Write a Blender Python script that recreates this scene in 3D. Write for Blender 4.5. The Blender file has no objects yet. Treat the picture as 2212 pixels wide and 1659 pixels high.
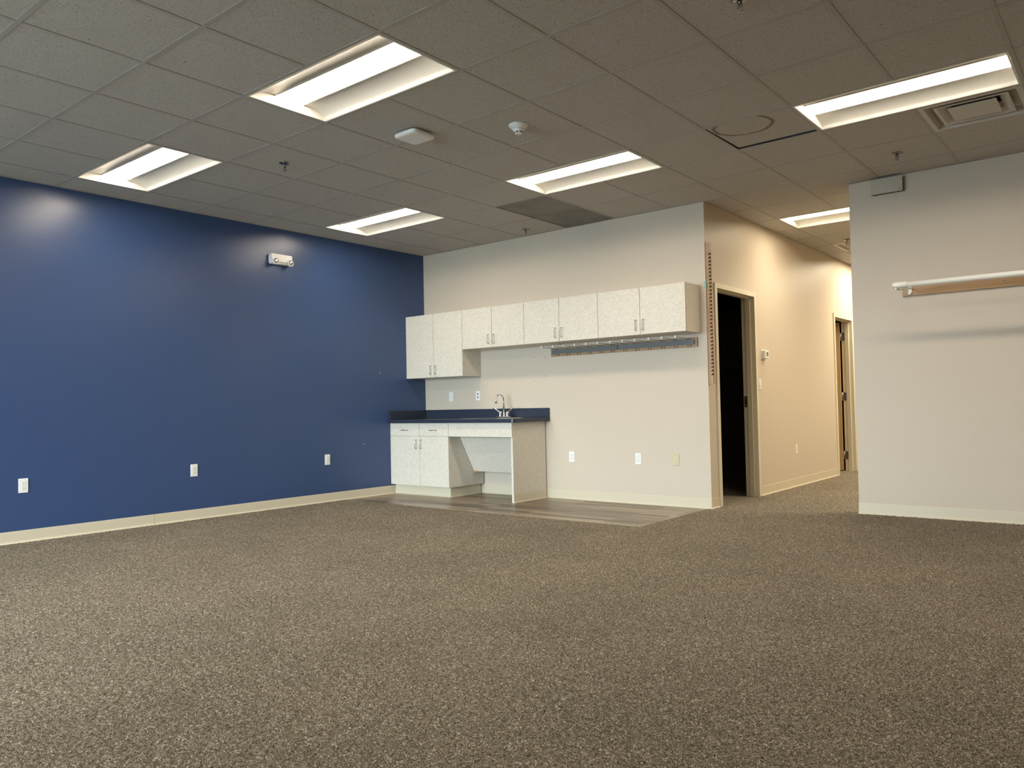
import bpy, math, random
from mathutils import Vector, Matrix

random.seed(7)
S = bpy.context.scene
COL = S.collection
T = 0.6096                     # ceiling module
H = 2.9155                     # ceiling height
PI = math.pi


def gx(i): return (i + 0.6245) * T
def gy(j): return (j - 7.01) * T


# ------------------------------------------------------------------ camera
cam_data = bpy.data.cameras.new('camera')
cam_data.sensor_width = 36
cam_data.lens = 1688.08 / 2212 * 36
cam_data.clip_start = 0.05
cam_data.clip_end = 100
cam = bpy.data.objects.new('camera', cam_data)
cam.location = (6.997, -6.903, 1.0052)
cam.rotation_euler = (1.5997, 0.0208, 0.6824)
COL.objects.link(cam)
S.camera = cam

# ------------------------------------------------------------------ world / exposure
S.view_settings.view_transform = 'Standard'
S.view_settings.look = 'None'
S.view_settings.gamma = 1
S.view_settings.use_curve_mapping = False
S.view_settings.exposure = 1.41
SKY_STRENGTH = 19.5
LAMP_STRENGTH = 13.0
CORRIDOR_LAMP_STRENGTH = 13.5
HALL_FILL_STRENGTH = 40.0  # for the unseen fill lights added in the hall
LAMP_COLOR = (1.0, 0.86, 0.68, 1)
CORRIDOR_LAMP_COLOR = (1.0, 0.86, 0.62, 1)

world = bpy.data.worlds.new('world')
S.world = world
world.use_nodes = True
bg = world.node_tree.nodes['Background']
bg.inputs['Color'].default_value = (0.80, 0.90, 1.0, 1)
bg.inputs['Strength'].default_value = SKY_STRENGTH

# daylight portals in the storefront window openings (they only guide the sky light)
WIN = [(0.4 + 1.6 * k, 0.4 + 1.6 * k + 1.45) for k in range(3)]
SOUTH = -11.2
for k, (a, b) in enumerate(WIN):
    ld = bpy.data.lights.new('sky_portal', 'AREA')
    ld.shape = 'RECTANGLE'
    ld.size = b - a
    ld.size_y = 2.4
    ld.cycles.is_portal = True
    lo = bpy.data.objects.new('sky_portal', ld)
    lo.location = ((a + b) / 2, SOUTH - 0.1, 1.35)
    lo.rotation_euler = (PI / 2, 0, 0)
    COL.objects.link(lo)


# ------------------------------------------------------------------ materials
def new_mat(name):
    m = bpy.data.materials.new(name)
    m.use_nodes = True
    nt = m.node_tree
    return m, nt, nt.nodes['Principled BSDF']


def simple(name, col, rough=0.5, metal=0.0, spec=0.5, bump=None):
    m, nt, p = new_mat(name)
    p.inputs['Base Color'].default_value = (*col, 1)
    p.inputs['Roughness'].default_value = rough
    p.inputs['Metallic'].default_value = metal
    p.inputs['Specular IOR Level'].default_value = spec
    if bump:
        sc, st, dist = bump
        tc = nt.nodes.new('ShaderNodeTexCoord')
        n = nt.nodes.new('ShaderNodeTexNoise')
        n.inputs['Scale'].default_value = sc
        n.inputs['Detail'].default_value = 3
        b = nt.nodes.new('ShaderNodeBump')
        b.inputs['Strength'].default_value = st
        b.inputs['Distance'].default_value = dist
        nt.links.new(tc.outputs['Object'], n.inputs['Vector'])
        nt.links.new(n.outputs['Fac'], b.inputs['Height'])
        nt.links.new(b.outputs['Normal'], p.inputs['Normal'])
    return m


def ramp(nt, src, stops, interp='LINEAR'):
    r = nt.nodes.new('ShaderNodeValToRGB')
    r.color_ramp.interpolation = interp
    el = r.color_ramp.elements
    while len(el) < len(stops):
        el.new(0.5)
    for e, (pos, c) in zip(el, stops):
        e.position = pos
        e.color = (*c, 1) if len(c) == 3 else c
    nt.links.new(src, r.inputs['Fac'])
    return r


def coords(nt, scale=(1, 1, 1), kind='Object'):
    tc = nt.nodes.new('ShaderNodeTexCoord')
    mp = nt.nodes.new('ShaderNodeMapping')
    mp.inputs['Scale'].default_value = scale
    nt.links.new(tc.outputs[kind], mp.inputs['Vector'])
    return mp.outputs['Vector']


def tex(nt, kind, vec, **kw):
    n = nt.nodes.new(kind)
    for k, v in kw.items():
        n.inputs[k.replace('_', ' ')].default_value = v
    nt.links.new(vec, n.inputs['Vector'])
    return n


def mixc(nt, fac, a, b, mode='MIX'):
    n = nt.nodes.new('ShaderNodeMix')
    n.data_type = 'RGBA'
    n.blend_type = mode
    for sock, v in ((n.inputs['Factor'], fac), (n.inputs['A'], a), (n.inputs['B'], b)):
        if isinstance(v, (int, float)):
            sock.default_value = v
        elif isinstance(v, tuple):
            sock.default_value = (*v, 1) if len(v) == 3 else v
        else:
            nt.links.new(v, sock)
    return n.outputs['Result']


def add_bump(nt, p, h, strength, dist):
    b = nt.nodes.new('ShaderNodeBump')
    b.inputs['Strength'].default_value = strength
    b.inputs['Distance'].default_value = dist
    nt.links.new(h, b.inputs['Height'])
    nt.links.new(b.outputs['Normal'], p.inputs['Normal'])


M = {}
M['blue_paint'] = simple('blue_paint', (0.038, 0.074, 0.185), 0.31, 0, 0.5, (140, 0.10, 0.002))
M['wall_paint'] = simple('wall_paint', (0.61, 0.53, 0.432), 0.5, 0, 0.4, (140, 0.10, 0.002))
M['base_vinyl'] = simple('base_vinyl', (0.64, 0.575, 0.44), 0.38, 0, 0.45, (9, 0.15, 0.004))
M['trim_paint'] = simple('trim_paint', (0.70, 0.64, 0.50), 0.35)
M['grid_paint'] = simple('grid_paint', (0.44, 0.42, 0.39), 0.55, 0, 0.15)
M['white_enamel'] = simple('white_enamel', (0.70, 0.69, 0.64), 0.45)
M['white_plastic'] = simple('white_plastic', (0.82, 0.82, 0.80), 0.35)
M['grey_plastic'] = simple('grey_plastic', (0.60, 0.60, 0.58), 0.5)
M['ivory_plastic'] = simple('ivory_plastic', (0.62, 0.56, 0.36), 0.4)
M['pvc'] = simple('pvc', (0.85, 0.83, 0.76), 0.3)
M['black'] = simple('black', (0.01, 0.01, 0.012), 0.5)
M['dark_slot'] = simple('dark_slot', (0.10, 0.09, 0.085), 0.6)
M['chrome'] = simple('chrome', (0.72, 0.72, 0.72), 0.09, 1.0)
M['dark_chrome'] = simple('dark_chrome', (0.28, 0.28, 0.29), 0.15, 1.0)
M['nickel'] = simple('nickel', (0.42, 0.41, 0.39), 0.30, 1.0)
M['hinge_steel'] = simple('hinge_steel', (0.30, 0.30, 0.30), 0.35, 0.9)
M['steel'] = simple('steel', (0.60, 0.60, 0.60), 0.22, 1.0)
M['galvanised'] = simple('galvanised', (0.15, 0.155, 0.16), 0.6, 0.3)
M['brass'] = simple('brass', (0.24, 0.17, 0.09), 0.4, 0.9)
M['room_shade'] = simple('room_shade', (0.045, 0.035, 0.028), 0.8)
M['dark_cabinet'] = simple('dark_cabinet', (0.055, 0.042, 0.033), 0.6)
M['dark_base'] = simple('dark_base', (0.08, 0.065, 0.055), 0.6)
M['aluminium'] = simple('aluminium', (0.35, 0.35, 0.36), 0.4, 0.9)
M['asphalt'] = simple('asphalt', (0.22, 0.22, 0.21), 0.9)
M['teal_tape'] = simple('teal_tape', (0.18, 0.50, 0.44), 0.5)
M['pink_tape'] = simple('pink_tape', (0.85, 0.28, 0.26), 0.5)
M['screen'] = simple('screen', (0.22, 0.25, 0.19), 0.25)
M['duct_shade'] = simple('duct_shade', (0.03, 0.03, 0.032), 0.6)  # duct interior, also the colour that stands in for plenum shade
M['diffuser_paint'] = simple('diffuser_paint', (0.60, 0.57, 0.52), 0.45)
M['panel_fabric'] = simple('panel_fabric', (0.52, 0.47, 0.40), 0.8, 0, 0.15)


def make_wood(name, dark, light, axis):
    m, nt, p = new_mat(name)
    sc = [45, 45, 45]
    sc[axis] = 1.6
    v = coords(nt, tuple(sc))
    n = tex(nt, 'ShaderNodeTexNoise', v, Scale=1.0, Detail=5.0, Distortion=0.4)
    r = ramp(nt, n.outputs['Fac'], [(0.3, dark), (0.7, light)])
    nt.links.new(r.outputs['Color'], p.inputs['Base Color'])
    p.inputs['Roughness'].default_value = 0.42
    return m


M['oak_x'] = make_wood('oak_x', (0.33, 0.19, 0.075), (0.47, 0.29, 0.13), 0)
M['oak_z'] = make_wood('oak_z', (0.33, 0.19, 0.09), (0.46, 0.29, 0.15), 2)
M['door_veneer'] = make_wood('door_veneer', (0.42, 0.27, 0.11), (0.55, 0.37, 0.17), 2)
M['door_edge'] = make_wood('door_edge', (0.48, 0.27, 0.13), (0.60, 0.38, 0.20), 2)
M['rack_wood'] = make_wood('rack_wood', (0.28, 0.17, 0.09), (0.40, 0.26, 0.14), 0)


def make_laminate(name, base, fleck):
    m, nt, p = new_mat(name)
    v = coords(nt)
    n0 = tex(nt, 'ShaderNodeTexNoise', v, Scale=40.0, Detail=2.0)
    vv = nt.nodes.new('ShaderNodeVectorMath')
    vv.operation = 'MULTIPLY_ADD'
    vv.inputs[1].default_value = (0.02, 0.02, 0.02)
    nt.links.new(n0.outputs['Color'], vv.inputs[0])
    nt.links.new(v, vv.inputs[2])
    vo = tex(nt, 'ShaderNodeTexVoronoi', vv.outputs[0], Scale=95.0)
    sep = nt.nodes.new('ShaderNodeSeparateColor')
    nt.links.new(vo.outputs['Color'], sep.inputs['Color'])
    r = ramp(nt, sep.outputs[0], [(0.15, fleck), (0.6, base)])
    n2 = tex(nt, 'ShaderNodeTexNoise', v, Scale=160.0, Detail=3.0)
    r2 = ramp(nt, n2.outputs['Fac'], [(0.35, (0.91, 0.905, 0.90)), (0.6, (1, 1, 1))])
    c = mixc(nt, 1.0, r.outputs['Color'], r2.outputs['Color'], 'MULTIPLY')
    nt.links.new(c, p.inputs['Base Color'])
    p.inputs['Roughness'].default_value = 0.42
    p.inputs['Specular IOR Level'].default_value = 0.4
    return m


M['laminate'] = make_laminate('laminate', (0.735, 0.69, 0.605), (0.65, 0.605, 0.52))

# dark blue laminate worktop
m, nt, p = new_mat('worktop_blue')
v = coords(nt)
n = tex(nt, 'ShaderNodeTexNoise', v, Scale=320.0, Detail=2.0)
r = ramp(nt, n.outputs['Fac'], [(0.35, (0.019, 0.026, 0.044)), (0.7, (0.030, 0.041, 0.068))])
nt.links.new(r.outputs['Color'], p.inputs['Base Color'])
p.inputs['Roughness'].default_value = 0.33
M['worktop_blue'] = m

# carpet
m, nt, p = new_mat('carpet')
v = coords(nt)
n0 = tex(nt, 'ShaderNodeTexNoise', v, Scale=150.0, Detail=2.0)
vv = nt.nodes.new('ShaderNodeVectorMath')
vv.operation = 'MULTIPLY_ADD'
vv.inputs[1].default_value = (0.012, 0.012, 0.012)
nt.links.new(n0.outputs['Color'], vv.inputs[0])
nt.links.new(v, vv.inputs[2])
vo = tex(nt, 'ShaderNodeTexVoronoi', vv.outputs[0], Scale=250.0)
sep = nt.nodes.new('ShaderNodeSeparateColor')
nt.links.new(vo.outputs['Color'], sep.inputs['Color'])
r = ramp(nt, sep.outputs[0], [(0.0, (0.092, 0.077, 0.056)), (0.45, (0.205, 0.176, 0.133)), (0.8, (0.29, 0.254, 0.198)), (1.0, (0.56, 0.51, 0.42))])
n1 = tex(nt, 'ShaderNodeTexNoise', v, Scale=330.0, Detail=2.0)
r1 = ramp(nt, n1.outputs['Fac'], [(0.36, (0.35, 0.33, 0.31)), (0.62, (1.25, 1.25, 1.25))])
c = mixc(nt, 0.8, r.outputs['Color'], r1.outputs['Color'], 'MULTIPLY')
n3 = tex(nt, 'ShaderNodeTexNoise', v, Scale=1.3, Detail=3.0)
r3 = ramp(nt, n3.outputs['Fac'], [(0.3, (0.90, 0.90, 0.90)), (0.7, (1.08, 1.07, 1.06))])
c = mixc(nt, 1.0, c, r3.outputs['Color'], 'MULTIPLY')
nt.links.new(c, p.inputs['Base Color'])
p.inputs['Roughness'].default_value = 0.95
p.inputs['Specular IOR Level'].default_value = 0.1
hm = nt.nodes.new('ShaderNodeMath')
hm.operation = 'SUBTRACT'
nt.links.new(n1.outputs['Fac'], hm.inputs[0])
nt.links.new(vo.outputs['Distance'], hm.inputs[1])
add_bump(nt, p, hm.outputs[0], 0.5, 0.003)
M['carpet'] = m

# vinyl planks running along x
m, nt, p = new_mat('vinyl_plank')
v = coords(nt)
br = nt.nodes.new('ShaderNodeTexBrick')
nt.links.new(v, br.inputs['Vector'])
br.offset = 0.37
br.inputs['Scale'].default_value = 1.0
br.inputs['Brick Width'].default_value = 0.92
br.inputs['Row Height'].default_value = 0.076
br.inputs['Mortar Size'].default_value = 0.0009
br.inputs['Mortar Smooth'].default_value = 0.2
br.inputs['Color1'].default_value = (0.0, 0.0, 0.0, 1)
br.inputs['Color2'].default_value = (1, 1, 1, 1)
br.inputs['Mortar'].default_value = (0.1, 0.1, 0.1, 1)
br.inputs['Bias'].default_value = 0.0
vs = coords(nt, (1.1, 30, 1))
ns = tex(nt, 'ShaderNodeTexNoise', vs, Scale=1.6, Detail=5.0, Distortion=0.6)
rb = ramp(nt, br.outputs['Color'], [(0.0, (0.105, 0.074, 0.050)), (0.35, (0.20, 0.153, 0.105)), (0.7, (0.28, 0.222, 0.155)), (1.0, (0.36, 0.295, 0.21))])
rs = ramp(nt, ns.outputs['Fac'], [(0.32, (0.45, 0.42, 0.40)), (0.62, (1.12, 1.12, 1.12))])
c = mixc(nt, 0.9, rb.outputs['Color'], rs.outputs['Color'], 'MULTIPLY')
nt.links.new(c, p.inputs['Base Color'])
p.inputs['Roughness'].default_value = 0.36
M['vinyl_plank'] = m


# ceiling tile (fissured mineral fibre), optional water stain ring
def make_tile(name, stain=False):
    m, nt, p = new_mat(name)
    v = coords(nt)
    n = tex(nt, 'ShaderNodeTexNoise', v, Scale=150.0, Detail=2.0, Distortion=1.2)
    r = ramp(nt, n.outputs['Fac'], [(0.32, (0.32, 0.31, 0.30)), (0.41, (1, 1, 1))])
    n2 = tex(nt, 'ShaderNodeTexNoise', v, Scale=420.0, Detail=1.0)
    r2 = ramp(nt, n2.outputs['Fac'], [(0.3, (0.78, 0.78, 0.78)), (0.5, (1, 1, 1))])
    c = mixc(nt, 1.0, (0.575, 0.55, 0.51), r.outputs['Color'], 'MULTIPLY')
    c = mixc(nt, 1.0, c, r2.outputs['Color'], 'MULTIPLY')
    if stain:
        mp = nt.nodes.new('ShaderNodeMapping')
        mp.vector_type = 'POINT'
        tc = nt.nodes.new('ShaderNodeTexCoord')
        mp.inputs['Location'].default_value = (0.07 / 0.2, 0.16 / 0.19, 0)
        mp.inputs['Scale'].default_value = (1 / 0.2, 1 / 0.19, 0)
        nt.links.new(tc.outputs['Object'], mp.inputs['Vector'])
        nn = tex(nt, 'ShaderNodeTexNoise', tc.outputs['Object'], Scale=14.0, Detail=4.0)
        ln = nt.nodes.new('ShaderNodeVectorMath')
        ln.operation = 'LENGTH'
        nt.links.new(mp.outputs['Vector'], ln.inputs[0])
        ad = nt.nodes.new('ShaderNodeMath')
        ad.operation = 'MULTIPLY_ADD'
        nt.links.new(nn.outputs['Fac'], ad.inputs[0])
        ad.inputs[1].default_value = 0.22
        nt.links.new(ln.outputs['Value'], ad.inputs[2])
        rr = ramp(nt, ad.outputs[0], [(0.0, (0, 0, 0)), (0.50, (0.0, 0.0, 0.0)), (1.0, (0, 0, 0))])
        ad.inputs[1].default_value = 0.22
        # ring around radius 1
        el = rr.color_ramp.elements
        dv = nt.nodes.new('ShaderNodeMath')
        dv.operation = 'MULTIPLY'
        dv.inputs[1].default_value = 0.5
        nt.links.new(ad.outputs[0], dv.inputs[0])
        nt.links.new(dv.outputs[0], rr.inputs['Fac'])
        for e, (pos, val) in zip(el, [(0.50, 0.0), (0.545, 0.95), (0.60, 0.0)]):
            e.position = pos
            e.color = (val, val, val, 1)
        e0 = el.new(0.0)
        e0.color = (0.06, 0.06, 0.06, 1)
        c = mixc(nt, rr.outputs['Color'], c, (0.17, 0.10, 0.035))
    nt.links.new(c, p.inputs['Base Color'])
    p.inputs['Roughness'].default_value = 0.92
    p.inputs['Specular IOR Level'].default_value = 0.15
    add_bump(nt, p, n.outputs['Fac'], 0.5, 0.004)
    return m


M['ceiling_tile'] = make_tile('ceiling_tile')
M['stained_tile'] = make_tile('stained_tile', True)

# perforated return grille
m, nt, p = new_mat('perforated_metal')
v = coords(nt)
vo = tex(nt, 'ShaderNodeTexVoronoi', v, Scale=85.0, Randomness=0.0)
r = ramp(nt, vo.outputs['Distance'], [(0.34, (0.02, 0.018, 0.017)), (0.42, (0.26, 0.24, 0.22))])
n = tex(nt, 'ShaderNodeTexNoise', v, Scale=3.0, Detail=2.0)
r2 = ramp(nt, n.outputs['Fac'], [(0.35, (0.7, 0.68, 0.66)), (0.6, (1, 1, 1))])
c = mixc(nt, 1.0, r.outputs['Color'], r2.outputs['Color'], 'MULTIPLY')
nt.links.new(c, p.inputs['Base Color'])
p.inputs['Roughness'].default_value = 0.5
M['perforated_metal'] = m


def lamp_mat(name, col, strength):
    m, nt, p = new_mat(name)
    p.inputs['Base Color'].default_value = (0.8, 0.8, 0.8, 1)
    p.inputs['Emission Color'].default_value = col
    p.inputs['Emission Strength'].default_value = strength
    return m


M['lamp_lens'] = lamp_mat('lamp_lens', LAMP_COLOR, LAMP_STRENGTH)
M['corridor_lens'] = lamp_mat('corridor_lens', CORRIDOR_LAMP_COLOR, CORRIDOR_LAMP_STRENGTH)
M['hall_fill_lens'] = lamp_mat('hall_fill_lens', CORRIDOR_LAMP_COLOR, HALL_FILL_STRENGTH)

# window glass (thin pane)
m = bpy.data.materials.new('window_glass')
m.use_nodes = True
nt = m.node_tree
nt.nodes.clear()
out = nt.nodes.new('ShaderNodeOutputMaterial')
tr = nt.nodes.new('ShaderNodeBsdfTransparent')
tr.inputs['Color'].default_value = (0.86, 0.90, 0.89, 1)
gl = nt.nodes.new('ShaderNodeBsdfGlossy')
gl.inputs['Roughness'].default_value = 0.02
fr = nt.nodes.new('ShaderNodeFresnel')
fr.inputs['IOR'].default_value = 1.35
mx = nt.nodes.new('ShaderNodeMixShader')
nt.links.new(fr.outputs[0], mx.inputs[0])
nt.links.new(tr.outputs[0], mx.inputs[1])
nt.links.new(gl.outputs[0], mx.inputs[2])
nt.links.new(mx.outputs[0], out.inputs['Surface'])
M['window_glass'] = m


# ------------------------------------------------------------------ mesh helpers
class MB:
    """collects geometry with material slots and links it as one mesh object"""

    def __init__(self):
        self.v, self.f, self.mi, self.sm, self.mats = [], [], [], [], []

    def slot(self, mat):
        if mat not in self.mats:
            self.mats.append(mat)
        return self.mats.index(mat)

    def add(self, vs, fs, mat='_', smooth=False):
        o = len(self.v)
        s = self.slot(mat)
        self.v += [tuple(p) for p in vs]
        for f in fs:
            self.f.append(tuple(o + k for k in f))
            self.mi.append(s)
            self.sm.append(smooth)
        return self

    def box(self, x0, x1, y0, y1, z0, z1, mat='_'):
        vs = [(x, y, z) for z in (z0, z1) for y in (y0, y1) for x in (x0, x1)]
        fs = [(0, 2, 3, 1), (4, 5, 7, 6), (0, 1, 5, 4), (2, 6, 7, 3), (0, 4, 6, 2), (1, 3, 7, 5)]
        return self.add(vs, fs, mat)

    def bbox(self, x0, x1, y0, y1, z0, z1, b=0.002, mat='_'):
        """box with chamfered edges"""
        X, Y, Z = (x0, x1), (y0, y1), (z0, z1)
        vs = []
        idx = {}
        for ix in (0, 1):
            for iy in (0, 1):
                for iz in (0, 1):
                    sx, sy, sz = (1 - 2 * ix) * b, (1 - 2 * iy) * b, (1 - 2 * iz) * b
                    x, y, z = X[ix], Y[iy], Z[iz]
                    idx[ix, iy, iz, 0] = len(vs); vs.append((x, y + sy, z + sz))
                    idx[ix, iy, iz, 1] = len(vs); vs.append((x + sx, y, z + sz))
                    idx[ix, iy, iz, 2] = len(vs); vs.append((x + sx, y + sy, z))
        fs = []
        for s in (0, 1):
            q = [(s, 0, 0), (s, 1, 0), (s, 1, 1), (s, 0, 1)]
            f = [idx[a, b_, c, 0] for a, b_, c in q]
            fs.append(f if s else f[::-1])
            q = [(0, s, 0), (0, s, 1), (1, s, 1), (1, s, 0)]
            f = [idx[a, b_, c, 1] for a, b_, c in q]
            fs.append(f if s else f[::-1])
            q = [(0, 0, s), (1, 0, s), (1, 1, s), (0, 1, s)]
            f = [idx[a, b_, c, 2] for a, b_, c in q]
            fs.append(f if s else f[::-1])
        for a in (0, 1):
            for c in (0, 1):
                fs.append([idx[a, c, 0, 0], idx[a, c, 0, 1], idx[a, c, 1, 1], idx[a, c, 1, 0]])
                fs.append([idx[a, 0, c, 0], idx[a, 0, c, 2], idx[a, 1, c, 2], idx[a, 1, c, 0]])
                fs.append([idx[0, a, c, 1], idx[0, a, c, 2], idx[1, a, c, 2], idx[1, a, c, 1]])
        for a in (0, 1):
            for c in (0, 1):
                for d in (0, 1):
                    fs.append([idx[a, c, d, 0], idx[a, c, d, 1], idx[a, c, d, 2]])
        return self.add(vs, fs, mat)

    def prism(self, pts, axis, a, b, mat='_', smooth=False):
        """closed 2-D outline extruded along axis (0 x, 1 y, 2 z); pts in the other two axes in order"""
        n = len(pts)

        def P(u, w, t):
            return [(t, u, w), (u, t, w), (u, w, t)][axis]
        vs = [P(u, w, a) for u, w in pts] + [P(u, w, b) for u, w in pts]
        fs = [(k, (k + 1) % n, n + (k + 1) % n, n + k) for k in range(n)]
        self.add(vs, fs, mat, smooth)
        o = len(self.v) - 2 * n
        s = self.slot(mat)
        for f in (tuple(range(n))[::-1], tuple(range(n, 2 * n))):
            self.f.append(tuple(o + k for k in f)); self.mi.append(s); self.sm.append(False)
        return self

    def tube(self, path, rad, mat='_', seg=12, cap=True, smooth=True):
        path = [Vector(p) for p in path]
        n = len(path)
        rads = rad if isinstance(rad, (list, tuple)) else [rad] * n
        t0 = (path[1] - path[0]).normalized()
        ref = Vector((0, 0, 1)) if abs(t0.z) < 0.9 else Vector((1, 0, 0))
        nrm = t0.cross(ref).normalized()
        vs = []
        for k in range(n):
            if k == 0: t = path[1] - path[0]
            elif k == n - 1: t = path[-1] - path[-2]
            else: t = (path[k + 1] - path[k]).normalized() + (path[k] - path[k - 1]).normalized()
            t.normalize()
            nrm = (nrm - t * nrm.dot(t)).normalized()
            bn = t.cross(nrm)
            for s in range(seg):
                a = 2 * PI * s / seg
                vs.append(path[k] + (nrm * math.cos(a) + bn * math.sin(a)) * rads[k])
        fs = [(k * seg + s, k * seg + (s + 1) % seg, (k + 1) * seg + (s + 1) % seg, (k + 1) * seg + s)
              for k in range(n - 1) for s in range(seg)]
        self.add(vs, fs, mat, smooth)
        if cap:
            o = len(self.v) - n * seg
            sl = self.slot(mat)
            for f in (tuple(range(seg))[::-1], tuple(range((n - 1) * seg, n * seg))):
                self.f.append(tuple(o + k for k in f)); self.mi.append(sl); self.sm.append(False)
        return self

    def lathe(self, prof, mat='_', seg=24, mtx=None, smooth=True):
        """prof: list of (r, z); revolve about z"""
        vs = []
        for r_, z in prof:
            for s in range(seg):
                a = 2 * PI * s / seg
                vs.append(Vector((r_ * math.cos(a), r_ * math.sin(a), z)))
        if mtx is not None:
            vs = [mtx @ q for q in vs]
        n = len(prof)
        fs = [(k * seg + s, k * seg + (s + 1) % seg, (k + 1) * seg + (s + 1) % seg, (k + 1) * seg + s)
              for k in range(n - 1) for s in range(seg)]
        self.add(vs, fs, mat, smooth)
        o = len(self.v) - n * seg
        sl = self.slot(mat)
        for f in (tuple(range(seg))[::-1], tuple(range((n - 1) * seg, n * seg))):
            self.f.append(tuple(o + k for k in f)); self.mi.append(sl); self.sm.append(smooth)
        return self

    def shift(self, dx, dy, dz):
        self.v = [(a + dx, b + dy, c + dz) for a, b, c in self.v]
        return self

    def build(self, name, mat=None, parent=None, loc=(0, 0, 0), fix=True):
        me = bpy.data.meshes.new(name)
        me.from_pydata(self.v, [], self.f)
        for mm in self.mats:
            me.materials.append(M[mat if mm == '_' else mm])
        for pl, i, s in zip(me.polygons, self.mi, self.sm):
            pl.material_index = i
            pl.use_smooth = s
        me.update()
        if fix:
            import bmesh
            bm = bmesh.new()
            bm.from_mesh(me)
            bmesh.ops.recalc_face_normals(bm, faces=bm.faces)
            bm.to_mesh(me)
            bm.free()
        o = bpy.data.objects.new(name, me)
        COL.objects.link(o)
        o.location = loc
        if parent:
            o.parent = parent
        return o


def tag(o, label, cat, group=None):
    o['label'] = label
    o['category'] = cat
    if group:
        o['group'] = group
    return o


def thing(name, label, cat, loc=(0, 0, 0), rz=0.0, group=None):
    o = bpy.data.objects.new(name, None)
    o.empty_display_size = 0.05
    o.location = loc
    o.rotation_euler = (0, 0, rz)
    COL.objects.link(o)
    return tag(o, label, cat, group)


def struct(name, mb, mat=None, parent=None, **kw):
    o = mb.build(name, mat, parent, **kw)
    if parent is None:
        o['kind'] = 'structure'
    return o


def struct_empty(name, loc=(0, 0, 0)):
    o = bpy.data.objects.new(name, None)
    o.empty_display_size = 0.05
    o.location = loc
    COL.objects.link(o)
    o['kind'] = 'structure'
    return o


def dup(root, loc, rz=None, label=None, group=None):
    r = root.copy()
    COL.objects.link(r)
    r.location = loc
    if rz is not None:
        r.rotation_euler = (0, 0, rz)
    if label:
        r['label'] = label
    if group:
        r['group'] = group
    for ch in list(root.children):
        c = ch.copy()
        COL.objects.link(c)
        c.parent = r
        for g in list(ch.children):
            d = g.copy()
            COL.objects.link(d)
            d.parent = c
    return r


# ------------------------------------------------------------------ room shell
TOP = 3.35
EAST = 10.2
NORTH = 8.2
XB = 3.785                    # corner of the back wall and the corridor wall
YR = 0.356                    # face of the right-hand wall
XR = 5.003
DW1 = (0.175, 1.195)          # outer trim of the two doorways along y
DW2 = (3.869, 4.73)
DH = 2.165

struct('floor', MB().box(-0.2, EAST + 0.1, SOUTH - 0.1, NORTH + 0.2, -0.06, 0.0), 'carpet')
# short carpet pile, real relief in the part of the room the camera overlooks
import numpy as np


def pile_grid(vs, qs, x0, x1, y0, y1, step, amp, rng):
    nx, ny = int((x1 - x0) / step) + 1, int((y1 - y0) / step) + 1
    X, Y = np.meshgrid(np.linspace(x0, x1, nx), np.linspace(y0, y1, ny))
    jx = rng.uniform(-0.35, 0.35, X.shape) * step
    jy = rng.uniform(-0.35, 0.35, X.shape) * step
    Z = 0.0004 + amp * rng.random(X.shape) ** 1.3
    for e in (jx, jy):
        e[0, :] = e[-1, :] = 0
        e[:, 0] = e[:, -1] = 0
    o = sum(len(a) for a in vs)
    vs.append(np.stack([X + jx, Y + jy, Z], -1).reshape(-1, 3))
    i = np.arange(nx * ny).reshape(ny, nx)
    q = np.stack([i[:-1, :-1], i[:-1, 1:], i[1:, 1:], i[1:, :-1]], -1).reshape(-1, 4) + o
    t = np.concatenate([q[:, [0, 1, 2]], q[:, [0, 2, 3]]])
    qs.append(t)


rng = np.random.default_rng(3)
pv, pq = [], []
PILE = 0.0068
pile_grid(pv, pq, 0.014, 8.2, -6.6, -1.301, 0.0062, PILE, rng)
pile_grid(pv, pq, 3.754, 8.2, -1.309, -0.014, 0.0062, PILE, rng)
pile_grid(pv, pq, 3.80, 4.99, -0.022, 5.2, 0.009, PILE, rng)
pile_grid(pv, pq, 4.982, 8.2, -0.022, 0.342, 0.009, PILE, rng)
pv = np.concatenate(pv).astype(np.float32)
pq = np.concatenate(pq).astype(np.int32)
pm = bpy.data.meshes.new('carpet_pile')
pm.vertices.add(len(pv))
pm.vertices.foreach_set('co', pv.ravel())
pm.loops.add(pq.size)
pm.loops.foreach_set('vertex_index', pq.ravel())
pm.polygons.add(len(pq))
pm.polygons.foreach_set('loop_start', np.arange(0, pq.size, 3, dtype=np.int32))
pm.polygons.foreach_set('loop_total', np.full(len(pq), 3, dtype=np.int32))
pm.materials.append(M['carpet'])
pm.update()
pm.validate()
po = bpy.data.objects.new('carpet_pile', pm)
COL.objects.link(po)
tag(po, 'short speckled brown and grey carpet pile covering the floor', 'carpet')
po['kind'] = 'stuff'
# luxury vinyl patch by the sink (flush inlay with its own thin sheet)
struct('floor_vinyl', MB().box(0.0, 3.752, -1.3, 0.0, -0.002, 0.0015), 'vinyl_plank')
struct('ground', MB().box(-25, 35, -45, SOUTH - 0.14, -0.12, -0.06), 'asphalt')

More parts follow.
